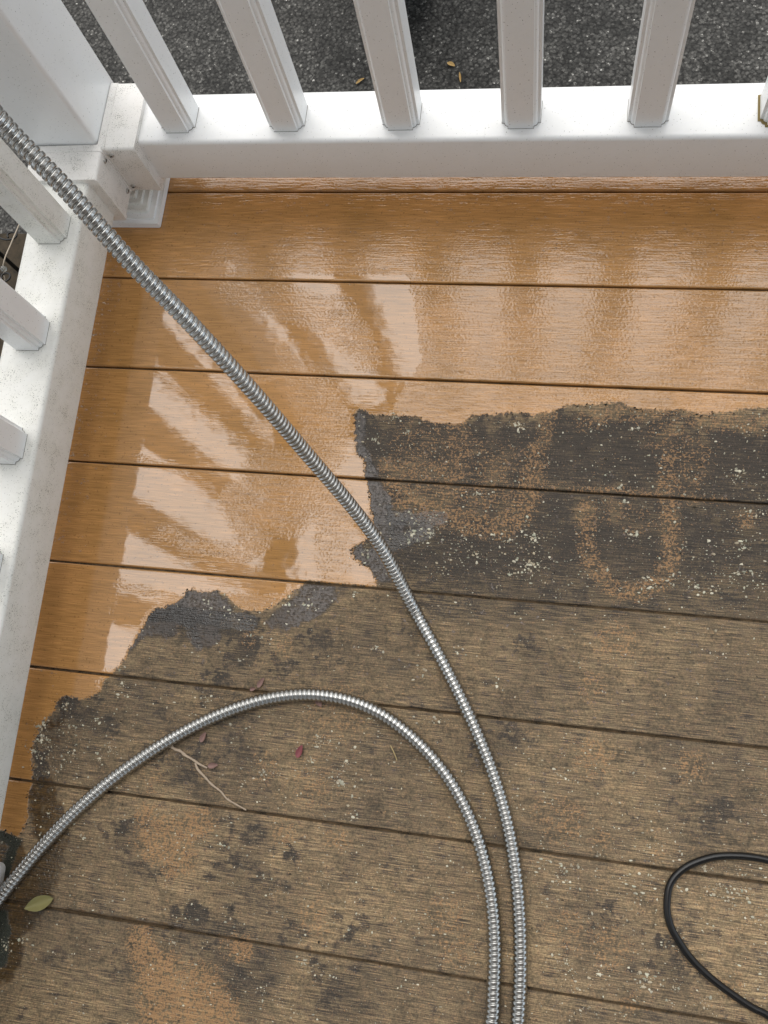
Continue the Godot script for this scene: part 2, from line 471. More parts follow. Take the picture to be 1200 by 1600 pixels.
func smooth_path(pts: Array, step: float) -> PackedVector3Array:
	var c := Curve3D.new()
	c.bake_interval = step
	for i in pts.size():
		var a: Vector3 = pts[maxi(i - 1, 0)]
		var b: Vector3 = pts[mini(i + 1, pts.size() - 1)]
		var d := b - a
		var li: float = (pts[i] - a).length()
		var lo: float = (b - pts[i]).length()
		var u := d.normalized()
		c.add_point(pts[i], -u * li / 3.0, u * lo / 3.0)
	var total := c.get_baked_length()
	var out := PackedVector3Array()
	var k := int(total / step)
	for i in k + 1:
		out.append(c.sample_baked(float(i) * total / k, true))
	return out

func frames_of(path: PackedVector3Array) -> Array:
	var fr := []
	var t0 := (path[1] - path[0]).normalized()
	var u := t0.cross(Vector3.UP if absf(t0.y) < 0.9 else Vector3.RIGHT).normalized()
	for i in path.size():
		var t := (path[mini(i + 1, path.size() - 1)] - path[maxi(i - 1, 0)]).normalized()
		u = (u - t * u.dot(t)).normalized()
		fr.append([t, u, t.cross(u)])
	return fr

func tube(path: PackedVector3Array, r0: float, r1: float, sides := 10, wobble := 0.0) -> ArrayMesh:
	var v := PackedVector3Array()
	var n := PackedVector3Array()
	var idx := PackedInt32Array()
	var fr := frames_of(path)
	var k := path.size()
	for i in k:
		var r := lerpf(r0, r1, float(i) / (k - 1)) * (1.0 + wobble * rng.randf_range(-1, 1))
		for s in sides + 1:
			var a := TAU * s / sides
			var d: Vector3 = fr[i][1] * cos(a) + fr[i][2] * sin(a)
			v.append(path[i] + d * r); n.append(d)
	for i in k - 1:
		for s in sides:
			var p := i * (sides + 1) + s
			idx.append_array([p, p + 1, p + sides + 1, p + 1, p + sides + 2, p + sides + 1])
	for end in 2:
		var at := v.size()
		var i: int = 0 if end == 0 else k - 1
		v.append(path[i]); n.append(fr[i][0] * (-1 if end == 0 else 1))
		for s in sides:
			var q := i * (sides + 1) + s
			if end == 0:
				idx.append_array([at, q + 1, q])
			else:
				idx.append_array([at, q, q + 1])
	return commit(v, n, PackedVector2Array(), idx)

# Interlocked steel strip wound into a hose: each turn has a proud lip and a tucked seam.
func strip_hose(path: PackedVector3Array, r: float, pitch: float) -> ArrayMesh:
	var ts := [0.0, 0.12, 0.22, 0.34, 0.5, 0.66, 0.78, 0.88]
	var rs := [-0.0018, -0.0006, 0.0001, 0.00012, 0.00015, 0.00012, 0.0001, -0.0006]
	var sides := 20
	var fr := frames_of(path)
	var step := (path[1] - path[0]).length()
	var total := step * (path.size() - 1)
	var turns := int(total / pitch) - 1
	var v := PackedVector3Array()
	var n := PackedVector3Array()
	var idx := PackedInt32Array()
	var m := ts.size()
	for k in turns:
		for j in m:
			var dr: float = rs[(j + 1) % m] - rs[(j + m - 1) % m]
			var dt: float = ts[(j + 1) % m] - ts[(j + m - 1) % m]
			if dt <= 0.0:
				dt += 1.0
			var slope := dr / (dt * pitch)
			for s in sides + 1:
				var a := TAU * s / sides
				var at: float = (k + ts[j] + float(s) / sides) * pitch / step
				var i := clampi(int(at), 0, path.size() - 2)
				var f := clampf(at - i, 0.0, 1.0)
				var c := path[i].lerp(path[i + 1], f)
				var t: Vector3 = fr[i][0]
				var d: Vector3 = (fr[i][1] * cos(a) + fr[i][2] * sin(a)).normalized()
				v.append(c + d * (r + rs[j])); n.append((d - t * slope).normalized())
	for i in turns * m - 1:
		for s in sides:
			var p := i * (sides + 1) + s
			idx.append_array([p, p + 1, p + sides + 1, p + 1, p + sides + 2, p + sides + 1])
	return commit(v, n, PackedVector2Array(), idx)

# A thin leaf with thickness: length along x, width along z, curled upward at the edges.
func leaf_mesh(l: float, w: float, curl: float, tip: float, thick := 0.0004) -> ArrayMesh:
	var nu := 10
	var nv := 6
	var st := SurfaceTool.new()
	st.begin(Mesh.PRIMITIVE_TRIANGLES)
	var pt := func(i: int, j: int, side: float) -> Vector3:
		var u := float(i) / nu
		var q := 2.0 * j / nv - 1.0
		var half := w * 0.5 * pow(sin(PI * pow(u, tip)), 0.75) + 0.0002
		return Vector3((u - 0.5) * l, curl * (q * q * sin(PI * u) + 0.8 * (u - 0.5) * (u - 0.5) * 2.0) + 0.0003 * sin(u * 23.0 + q * 3.0) + side * thick + 0.001, q * half)
	for i in nu:
		for j in nv:
			for s in [1.0, 0.0]:
				var a: Vector3 = pt.call(i, j, s)
				var b: Vector3 = pt.call(i + 1, j, s)
				var c: Vector3 = pt.call(i + 1, j + 1, s)
				var d: Vector3 = pt.call(i, j + 1, s)
				st.set_smooth_group(0 if s > 0.5 else 1)
				for p in ([a, b, c, a, c, d] if s > 0.5 else [a, c, b, a, d, c]):
					st.add_vertex(p)
	st.generate_normals()
	return st.commit()

# ---------------------------------------------------------------- maps drawn in deck coordinates
const FW := 500
const FH := 585
var layer := {}
var rows_out := []

func field(outlines: Array, strokes: Array, blur: int) -> PackedByteArray:
	var b := PackedByteArray()
	b.resize(FW * FH)
	var sx := FW / (X1 - X0)
	var sz := FH / (Z1 - Z0)
	for o in outlines:
		var poly := PackedVector2Array()
		var box := Rect2((o[0] - X0) * sx, (o[1] - Z0) * sz, 0, 0)
		for i in range(0, o.size(), 2):
			poly.append(Vector2((o[i] - X0) * sx, (o[i + 1] - Z0) * sz))
			box = box.expand(poly[-1])
		for y in range(maxi(0, int(box.position.y)), mini(FH, int(box.end.y) + 1)):
			for x in range(maxi(0, int(box.position.x)), mini(FW, int(box.end.x) + 1)):
				if Geometry2D.is_point_in_polygon(Vector2(x + 0.5, y + 0.5), poly):
					b[y * FW + x] = 255
	for s in strokes:
		var r: float = s[0] * sx
		var strength: float = s[1] * 255.0
		var p: Array = s[2]
		var count := maxi(1, p.size() / 2 - 1)
		for i in count:
			var a := Vector2((p[2 * i] - X0) * sx, (p[2 * i + 1] - Z0) * sz)
			var e := a + Vector2(0.01, 0)
			if p.size() > 2:
				e = Vector2((p[2 * i + 2] - X0) * sx, (p[2 * i + 3] - Z0) * sz)
			var box := Rect2(a, Vector2.ZERO).expand(e).grow(r * 1.3 + 1.0)
			for y in range(maxi(0, int(box.position.y)), mini(FH, int(box.end.y) + 1)):
				for x in range(maxi(0, int(box.position.x)), mini(FW, int(box.end.x) + 1)):
					var c := Vector2(x + 0.5, y + 0.5)
					var d := c.distance_to(Geometry2D.get_closest_point_to_segment(c, a, e))
					var val := int(strength * (1.0 - smoothstep(r * 0.45, r * 1.3, d)))
					if val > b[y * FW + x]:
						b[y * FW + x] = val
	var im := Image.create_from_data(FW, FH, false, Image.FORMAT_L8, b)
	im.resize(FW / blur, FH / blur, Image.INTERPOLATE_LANCZOS)
	im.resize(TW, TH, Image.INTERPOLATE_CUBIC)
	return im.get_data()

func noise_bytes(seed_value: int, freq: float, octaves: int, w := TW, h := TH, full_w := TW, full_h := TH) -> PackedByteArray:
	var n := FastNoiseLite.new()
	n.seed = seed_value
	n.noise_type = FastNoiseLite.TYPE_SIMPLEX_SMOOTH
	n.frequency = freq
	n.fractal_type = FastNoiseLite.FRACTAL_FBM if octaves > 1 else FastNoiseLite.FRACTAL_NONE
	n.fractal_octaves = octaves
	var im := n.get_image(w, h, false, false, true)
	im.convert(Image.FORMAT_L8)
	if w != full_w or h != full_h:
		im.resize(full_w, full_h, Image.INTERPOLATE_CUBIC)
	return im.get_data()

func smooth_floats(seed_value: int, freq: float, shrink: int) -> PackedFloat32Array:
	var n := FastNoiseLite.new()
	n.seed = seed_value
	n.noise_type = FastNoiseLite.TYPE_SIMPLEX_SMOOTH
	n.frequency = freq
	n.fractal_octaves = 2
	var w := TW / shrink
	var h := TH / shrink
	var a := PackedFloat32Array()
	a.resize(w * h)
	for y in h:
		for x in w:
			a[y * w + x] = n.get_noise_2d(x * shrink, y * shrink)
	var im := Image.create_from_data(w, h, false, Image.FORMAT_RF, a.to_byte_array())
	im.resize(TW, TH, Image.INTERPOLATE_CUBIC)
	return im.get_data().to_float32_array()

const CHUNKS := 16

func paint_rows(chunk: int) -> void:
	var y0 := TH * chunk / CHUNKS
	var y1 := TH * (chunk + 1) / CHUNKS
	var count := (y1 - y0) * TW
	var color := PackedByteArray()
	color.resize(count * 3)
	var rough := PackedByteArray()
	rough.resize(count)
	var tall := PackedFloat32Array()
	tall.resize(count)
	var film_out := PackedByteArray()
	film_out.resize(count)
	var L := layer
	var fd: PackedByteArray = L.dirt
	var fs: PackedByteArray = L.slurry
	var fo: PackedByteArray = L.scraped
	var fm: PackedByteArray = L.mould
	var fw: PackedByteArray = L.damp
	var fk: PackedByteArray = L.moss
	var ff: PackedByteArray = L.film
	var fb: PackedByteArray = L.broken
	var nf: PackedByteArray = L.fine
	var ns: PackedByteArray = L.speck
	var nm: PackedByteArray = L.medium
	var nb: PackedByteArray = L.big
	var ng: PackedByteArray = L.grain
	var nh: PackedByteArray = L.grain_coarse
	var nc: PackedByteArray = L.clump
	var wave: PackedFloat32Array = L.wave
	var i := 0
	for y in range(y0, y1):
		# every board has its own slight tone
		var board := int(float(y) / TH * 9.0)
		var own := 0.90 + 0.20 * fposmod(sin(board * 78.233 + 1.7) * 12543.123, 1.0)
		var tone := 0.97 + 0.06 * fposmod(sin(board * 12.9898) * 43758.5453, 1.0)
		for x in TW:
			var p := y * TW + x
			var fine := clampf((nf[p] / 255.0 - 0.5) * 1.6 + 0.5, 0.0, 1.0)
			var speck := clampf((ns[p] / 255.0 - 0.5) * 1.6 + 0.5, 0.0, 1.0)
			var med := clampf((nm[p] / 255.0 - 0.5) * 1.3 + 0.5, 0.0, 1.0)
			var big := nb[p] / 255.0
			var g := clampf((ng[p] / 255.0 - 0.5) * 1.7 + 0.5, 0.0, 1.0)
			var h := clampf((nh[p] / 255.0 - 0.5) * 1.4 + 0.5, 0.0, 1.0)
			var clump := clampf((nc[p] / 255.0 - 0.5) * 1.3 + 0.5, 0.0, 1.0)
			var d := smoothstep(0.38, 0.58, fd[p] / 255.0 + (med - 0.5) * 0.28 + (speck - 0.5) * 0.5 + (fine - 0.5) * 0.2)
			# washed board
			var k := tone * (0.94 + 0.12 * big) * (0.85 + 0.20 * g + 0.08 * h + 0.05 * (fine - 0.5))
			if speck > 0.88 and med > 0.52:
				k *= 0.82
			var r := 0.700 * k
			var gr := 0.521 * k
			var b := 0.322 * (k - 0.05 * (1.0 - big))
			var film := smoothstep(0.30, 0.66, ff[p] / 255.0 - 0.8 * (fb[p] / 255.0) * (0.35 + med) + (med - 0.5) * 0.45 + (speck - 0.5) * 0.3)
			var coat := film
			var rg := lerpf(0.07 + 0.07 * g, 0.04, film)
			var ht := lerpf(0.26 * g + 0.14 * h + 0.16 * speck, 0.35 + 0.04 * g, film) + wave[p] * 0.12
			if d > 0.003:
				var wp := clampi(y + int((clump - 0.5) * 60.0 + (med - 0.5) * 26.0), 0, TH - 1) * TW + clampi(x + int((med - 0.5) * 80.0 + (big - 0.5) * 60.0), 0, TW - 1)
				var mf := fm[wp] / 255.0
				var mould := smoothstep(0.08, 1.08, mf * 0.95 + (speck - 0.5) * (0.45 + 0.5 * mf) + (med - 0.5) * 0.5 + (clump - 0.5) * 1.0 + (g - 0.5) * -0.4 + 0.24)
				var scr := smoothstep(0.44, 0.70, fo[p] / 255.0 * 0.78 + (speck - 0.5) * 1.0 + (fine - 0.5) * 0.55 + (med - 0.5) * 0.55 + (g - 0.5) * 0.2)
				var streak := own * (0.66 + 0.40 * g + 0.10 * h + 0.30 * (fine - 0.5) + 0.34 * (speck - 0.5))
				var mottle := (0.82 + 0.36 * big) * (0.70 + 0.42 * clump + 0.22 * med)
				var tr := (0.530 + 0.02 * med) * streak * mottle
				var tg := 0.459 * streak * mottle
				var tb := (0.350 - 0.01 * big) * streak * mottle
				var mk := 0.58 + 0.42 * g + 0.34 * fine
				tr = lerpf(tr, 0.245 * mk, mould)
				tg = lerpf(tg, 0.215 * mk, mould)
				tb = lerpf(tb, 0.182 * mk, mould)
				var ok := 0.84 + 0.22 * g + 0.1 * fine
				tr = lerpf(tr, 0.645 * ok, scr * 0.85)
				tg = lerpf(tg, 0.497 * ok, scr * 0.85)
				tb = lerpf(tb, 0.338 * ok, scr * 0.85)
				var wet := smoothstep(0.25, 0.7, fw[p] / 255.0 + (med - 0.5) * 0.5)
				tr *= 1.0 - 0.36 * wet
				tg *= 1.0 - 0.42 * wet
				tb *= 1.0 - 0.55 * wet
				var soak := smoothstep(0.2, 0.75, fs[p] / 255.0 + (med - 0.5) * 0.4)
				tr *= 1.0 - 0.45 * soak
				tg *= 1.0 - 0.50 * soak
				tb *= 1.0 - 0.58 * soak
				var mud := smoothstep(0.66, 0.80, fs[p] / 255.0 + (med - 0.5) * 1.2 + (speck - 0.5) * 1.1) * (1.0 - 0.9 * wet)
				tr = lerpf(tr, 0.165 + 0.08 * speck, mud * 0.7)
				tg = lerpf(tg, 0.125 + 0.06 * speck, mud * 0.7)
				tb = lerpf(tb, 0.09 + 0.05 * speck, mud * 0.7)
				var pool := mud * smoothstep(0.40, 0.52, fine * 0.4 + speck * 0.4 + med * 0.2)
				var moss := smoothstep(0.35, 0.65, fk[p] / 255.0 + (med - 0.5) * 0.5 + (fine - 0.5) * 0.5)
				tr = lerpf(tr, 0.13 + 0.08 * fine, moss)
				tg = lerpf(tg, 0.14 + 0.09 * fine, moss)
				tb = lerpf(tb, 0.11 + 0.06 * fine, moss)
				r = lerpf(r, tr, d)
				gr = lerpf(gr, tg, d)
				b = lerpf(b, tb, d)
				var dr := lerpf(lerpf(lerpf(0.82, 0.28, wet), 0.62 - 0.22 * pool, mud), 0.85, moss)
				rg = lerpf(rg, minf(dr, lerpf(0.82, 0.5, soak)), d)
				coat = lerpf(coat, maxf(0.55 * pool, 0.35 * wet * speck) * (1.0 - moss), d)
				var dh := 0.62 * g + 0.25 * h + 0.5 * fine * (0.4 + mould) + 0.3 * speck
				dh = lerpf(dh, 0.6 + 0.1 * fine + 0.12 * speck + 0.3 * g, mud)
				dh = lerpf(dh, 0.8 + 1.2 * fine + 0.8 * speck, moss)
				ht = lerpf(ht, dh + 0.12, d)
			film_out[i] = clampi(int(coat * 255.0), 0, 255)
			color[3 * i] = clampi(int(r * 255.0 + 0.5), 0, 255)
			color[3 * i + 1] = clampi(int(gr * 255.0 + 0.5), 0, 255)
			color[3 * i + 2] = clampi(int(b * 255.0 + 0.5), 0, 255)
			rough[i] = clampi(int(rg * 255.0), 0, 255)
			tall[i] = ht
			i += 1
	rows_out[chunk] = [color, rough, tall, film_out]

func make_deck_material() -> void:
	layer.dirt = field([Array(dirt_outline)], [], 3)
	layer.slurry = field(slurry_outlines, [], 3)
	layer.scraped = field([], scraped_strokes, 2)
	layer.mould = field([], mould_strokes, 4)
	layer.damp = field([], damp_strokes, 2)
	layer.moss = field([], moss_strokes, 2)
	layer.film = field(film_outlines, [], 5)
	layer.broken = field([], broken_film_strokes, 2)
	layer.fine = noise_bytes(3, 0.32, 2)
	layer.speck = noise_bytes(7, 0.13, 3)
	layer.medium = noise_bytes(11, 0.045, 4)
	layer.big = noise_bytes(17, 0.004, 3)
	layer.clump = noise_bytes(23, 0.016, 5)
	layer.grain = noise_bytes(31, 0.46, 2, TW / 26, TH)
	layer.grain_coarse = noise_bytes(37, 0.09, 3, TW / 22, TH)
	layer.wave = smooth_floats(41, 0.022, 6)
	rows_out.resize(CHUNKS)
	var job := WorkerThreadPool.add_group_task(paint_rows, CHUNKS)
	WorkerThreadPool.wait_for_group_task_completion(job)
	var color := PackedByteArray()
	var rough := PackedByteArray()
	var tall := PackedFloat32Array()
	var water := PackedByteArray()
	for c in rows_out:
		color.append_array(c[0])
		rough.append_array(c[1])
		tall.append_array(c[2])
		water.append_array(c[3])
	rows_out.clear()
	var m := StandardMaterial3D.new()
	m.resource_name = "composite_board"
	m.albedo_texture = ImageTexture.create_from_image(Image.create_from_data(TW, TH, false, Image.FORMAT_RGB8, color))
	m.roughness = 1.0
	m.roughness_texture = ImageTexture.create_from_image(Image.create_from_data(TW, TH, false, Image.FORMAT_L8, rough))
	m.roughness_texture_channel = BaseMaterial3D.TEXTURE_CHANNEL_RED
	m.metallic_specular = 0.6
	# standing water: a smooth clear layer over the grain
	m.clearcoat_enabled = true
	m.clearcoat = 0.45
	m.clearcoat_roughness = 0.03
	m.clearcoat_texture = ImageTexture.create_from_image(Image.create_from_data(TW, TH, false, Image.FORMAT_L8, water))
	m.heightmap_enabled = true
	m.heightmap_texture = ImageTexture.create_from_image(Image.create_from_data(TW, TH, false, Image.FORMAT_RF, tall.to_byte_array()))
	m.heightmap_scale = 0.075
	mats.board = m

func speckled(seed_value: int, amount: float, tint: Color, grime: float) -> ImageTexture:
	var s := 1024
	var hi := noise_bytes(seed_value, 0.21, 2, s, s, s, s)
	var lo := noise_bytes(seed_value + 1, 0.012, 3, s, s, s, s)
	var mid := noise_bytes(seed_value + 2, 0.05, 4, s, s, s, s)
	var b := PackedByteArray()
	b.resize(s * s * 3)
	for p in s * s:
		var h := hi[p] / 255.0
		var l := lo[p] / 255.0
		var speck := smoothstep(0.86 - amount * l * l * 1.5, 0.90 - amount * l * l * 1.5, h)
		var k := (1.0 - grime * mid[p] / 255.0 * l) * (1.0 - 0.62 * speck)
		b[3 * p] = int(tint.r8 * k)
		b[3 * p + 1] = int(tint.g8 * k)
		b[3 * p + 2] = int(tint.b8 * minf(1.0, k * (1.0 - 0.05 * speck - grime * 0.2 * l)))
	return ImageTexture.create_from_image(Image.create_from_data(s, s, false, Image.FORMAT_RGB8, b))

func triplanar(t: Texture2D, size: float, rough: float, spec := 0.5) -> StandardMaterial3D:
	var m := StandardMaterial3D.new()
	m.albedo_texture = t
	m.roughness = rough
	m.metallic_specular = spec
	m.uv1_triplanar = true
	m.uv1_world_triplanar = true
	m.uv1_scale = Vector3.ONE / size
	return m

func make_asphalt() -> StandardMaterial3D:
	var s := 1280
	var cell := FastNoiseLite.new()
	cell.seed = 5
	cell.noise_type = FastNoiseLite.TYPE_CELLULAR
	cell.frequency = 0.125
	cell.cellular_jitter = 1.0
	cell.cellular_return_type = FastNoiseLite.RETURN_CELL_VALUE
	var value := cell.get_image(s, s, false, false, true)
	value.convert(Image.FORMAT_L8)
	cell.cellular_return_type = FastNoiseLite.RETURN_DISTANCE
	var dist := cell.get_image(s, s, false, false, true)
	dist.convert(Image.FORMAT_L8)
	var va := value.get_data()
	var da := dist.get_data()
	var fine := noise_bytes(71, 0.4, 2, s, s, s, s)
	var big := noise_bytes(73, 0.008, 3, s, s, s, s)
	var color := PackedByteArray()
	color.resize(s * s * 3)
	var tall := PackedFloat32Array()
	tall.resize(s * s)
	for p in s * s:
		var v := va[p] / 255.0
		var body := 1.0 - smoothstep(0.35, 0.75, da[p] / 255.0)
		var stone := 0.17 + 0.28 * v * v
		if v > 0.88:
			stone = 0.66 + 2.6 * (v - 0.88)
		var k := lerpf(0.12, stone, body) * (0.8 + 0.2 * fine[p] / 255.0 + 0.45 * big[p] / 255.0)
		color[3 * p] = int(255.0 * minf(1.0, k * 1.01))
		color[3 * p + 1] = int(255.0 * minf(1.0, k))
		color[3 * p + 2] = int(255.0 * minf(1.0, k * 0.965))
		tall[p] = body * (0.4 + 0.6 * v)
	var m := triplanar(ImageTexture.create_from_image(Image.create_from_data(s, s, false, Image.FORMAT_RGB8, color)), 1.05, 0.75, 0.35)
	m.heightmap_enabled = true
	m.heightmap_texture = ImageTexture.create_from_image(Image.create_from_data(s, s, false, Image.FORMAT_RF, tall.to_byte_array()))
	m.heightmap_scale = 0.12
	m.uv1_triplanar = false
	m.uv1_world_triplanar = false
	m.uv1_scale = Vector3(114.0, 114.0, 1.0)
	return m

func make_materials() -> void:
	make_deck_material()
	mats.vinyl = triplanar(ImageTexture.create_from_image(speckled(101, 0.0, Color(0.945, 0.95, 0.95), 0.02).get_image()), 0.5, 0.33)
	mats.vinyl_specked = triplanar(speckled(111, 0.13, Color(0.925, 0.925, 0.91), 0.08), 0.42, 0.4)
	mats.vinyl_mildew = triplanar(speckled(121, 0.15, Color(0.92, 0.915, 0.90), 0.05), 0.36, 0.45)
	mats.steel = plain(Color(0.71, 0.71, 0.70), 0.24, 1.0)
	mats.rubber = plain(Color(0.045, 0.045, 0.05), 0.32)
	mats.asphalt = make_asphalt()
	mats.joint = plain(Color(0.50, 0.48, 0.45), 0.8)
	mats.joint_dirty = plain(Color(0.50, 0.44, 0.28), 0.9)
	mats.screw = plain(Color(0.70, 0.69, 0.67), 0.35, 0.6)
	mats.recess = plain(Color(0.12, 0.11, 0.10), 0.7)
	mats.iron = plain(Color(0.05, 0.05, 0.05), 0.45)
	mats.lumber = plain(Color(0.42, 0.35, 0.27), 0.85)
	mats.soil = triplanar(speckled(131, 0.3, Color(0.26, 0.22, 0.17), 0.6), 0.5, 0.95)
	mats.siding = plain(Color(0.88, 0.90, 0.92), 0.6)

# ---------------------------------------------------------------- the setting
func flip(t: float) -> float:
	return pingpong(t, 1.0)

func board_mesh(z_near: float, z_far: float, x_from: float, x_to: float) -> ArrayMesh:
	var r := 0.0022
	var t := 0.0254
	var prof := PackedVector2Array()
	for s in 5:
		var a := PI - s * PI / 8.0
		prof.append(Vector2(z_near + r + r * cos(a), -r + r * sin(a)))
	for s in 5:
		var a := PI / 2.0 - s * PI / 8.0
		prof.append(Vector2(z_far - r + r * cos(a), -r + r * sin(a)))
	prof.append(Vector2(z_far, -t))
	prof.append(Vector2(z_near, -t))
	var xs := [x_from]
	for c in [X1, X1 + 1.0]:
		if c > x_from and c < x_to:
			xs.append(c)
	xs.append(x_to)
	var v := PackedVector3Array()
	var n := PackedVector3Array()
	var uv := PackedVector2Array()
	var idx := PackedInt32Array()
	var k := prof.size()
	for e in k:
		var a: Vector2 = prof[e]
		var b: Vector2 = prof[(e + 1) % k]
		var nn := Vector2(-(b.y - a.y), b.x - a.x).normalized()
		for s in xs.size():
			for q in [a, b]:
				var nq := nn
				if e < 9:
					var centre_z := z_near + r if e < 4 else z_far - r
					if e != 4:
						nq = (q - Vector2(centre_z, -r)).normalized()
				v.append(Vector3(xs[s], q.y, q.x))
				n.append(Vector3(0, nq.y, nq.x))
				uv.append(Vector2(flip((xs[s] - X0) / (X1 - X0)), flip((clampf(q.x, z_near + 0.0003, z_far - 0.0003) - Z0) / (Z1 - Z0))))
		var at := v.size() - 2 * xs.size()
		for s in xs.size() - 1:
			var p := at + 2 * s
			idx.append_array([p, p + 1, p + 3, p, p + 3, p + 2])
	var tri := Geometry2D.triangulate_polygon(prof)
	for end in 2:
		var at := v.size()
		for q in prof:
			v.append(Vector3(xs[0] if end == 0 else xs[-1], q.y, q.x))
			n.append(Vector3(-1 if end == 0 else 1, 0, 0))
			uv.append(Vector2(flip((v[-1].x - X0) / (X1 - X0)), flip((q.x - Z0) / (Z1 - Z0))))
		for i in range(0, tri.size(), 3):
			idx.append_array([at + tri[i], at + tri[i + 1], at + tri[i + 2]])
	return commit(v, n, uv, idx)

func build_setting() -> void:
	var ground := MeshInstance3D.new()
	ground.name = "asphalt_driveway"
	var pm := PlaneMesh.new()
	pm.size = Vector2(120, 120)
	ground.mesh = pm
	ground.material_override = mats.asphalt
	ground.position = Vector3(0, GROUND, 0)
	ground.set_meta("kind", "structure")
	add_child(ground)
	var bed := MeshInstance3D.new()
	bed.name = "garden_bed"
	var bm := BoxMesh.new()
	bm.size = Vector3(1.5, 0.03, 3.0)
	bed.mesh = bm
	bed.material_override = mats.soil
	bed.position = Vector3(-1.0, GROUND + 0.0, 1.2)
	bed.set_meta("kind", "structure")
	add_child(bed)
	# deck: boards on joists behind a rim
	var deck := base("deck_floor")
	deck.set_meta("kind", "structure")
	deck.rotation.y = 0.0021
	var wall_z := 3.0
	var k := -1
	while FIRST_GAP + (k + 1) * PITCH < wall_z:
		var gap := 0.0021 + rng.randf_range(-0.0006, 0.0008)
		var z := FIRST_GAP + k * PITCH
		var o := put("deck_board", board_mesh(z + gap * 0.5, z + PITCH - gap * 0.5, -0.122, 2.4), mats.board, deck)
		o.position.y = rng.randf_range(-0.0006, 0.0003)
		o.rotation.x = rng.randf_range(-0.004, 0.004) * 0.4
		o.position.z = 0.0
		k += 1
	# years of grit packed down between the boards
	var grit := triplanar(speckled(141, 0.4, Color(0.38, 0.31, 0.23), 0.6), 0.3, 0.95)
	for i in range(1, 24):
		var fill := BoxMesh.new()
		fill.size = Vector3(2.5, 0.004, 0.0046)
		put("packed_grit", fill, grit, deck, Transform3D(Basis.IDENTITY, Vector3(1.13, -0.0044 - (0.0025 if i < 4 else 0.0), FIRST_GAP + i * PITCH)))
	var lum: Material = mats.lumber
	for i in 7:
		var j := BoxMesh.new()
		j.size = Vector3(0.038, 0.18, wall_z + 0.1)
		put("joist", j, lum, deck, Transform3D(Basis.IDENTITY, Vector3(-0.06 + i * 0.4, -0.1175, wall_z * 0.5 - 0.06)))
	var rim := BoxMesh.new()
	rim.size = Vector3(2.5, 0.2, 0.03)
	put("rim_board", rim, mats.lumber, deck, Transform3D(Basis.IDENTITY, Vector3(1.14, -0.1275, -0.135)))
	var rim2 := BoxMesh.new()
	rim2.size = Vector3(0.025, 0.2, wall_z + 0.1)
	put("rim_board", rim2, mats.lumber, deck, Transform3D(Basis.IDENTITY, Vector3(-0.0975, -0.1275, wall_z * 0.5 - 0.065)))
	# the house that the deck belongs to, behind the photographer
	var house := base("house", Vector3(1.0, GROUND, wall_z))
	tag(house, "pale lap-sided house wall with a porch roof behind the deck", "house")
	var lap := PackedVector2Array()
	lap.append(Vector2(0.2, 0.0))
	lap.append(Vector2(0.2, 3.4))
	for i in range(20, -1, -1):
		lap.append(Vector2(0.0, 0.16 * (i + 1)))
		lap.append(Vector2(-0.014, 0.16 * i + 0.001))
	put("wall", prism(lap, 7.0), mats.siding, house, Transform3D(Basis(Vector3(0, 0, 1), Vector3(0, 1, 0), Vector3(-1, 0, 0)), Vector3(3.5, 0, 0)))
	var eave := BoxMesh.new()
	eave.size = Vector3(7.2, 0.16, 2.25)
	put("porch_roof", eave, mats.vinyl, house, Transform3D(Basis.IDENTITY, Vector3(0, 3.2, -0.925)))

# ---------------------------------------------------------------- railings
func baluster_outline(grow := 0.0) -> PackedVector2Array:
	var h := 0.0216 + grow
	var f := 0.0141 + grow
	var step := 0.0034
	var q := PackedVector2Array()
	for c in 4:
		var part := [Vector2(h, -f), Vector2(h, f)]
		# a recessed round bead fills the corner
		var m := h - step
		for s in 4:
			var a := s / 3.0 * PI / 2.0
			part.append(Vector2(f + 0.0002 + (m - f) * cos(a), f + 0.0002 + (m - f) * sin(a)))
		for v in part:
			q.append(v.rotated(c * PI / 2))
	return q

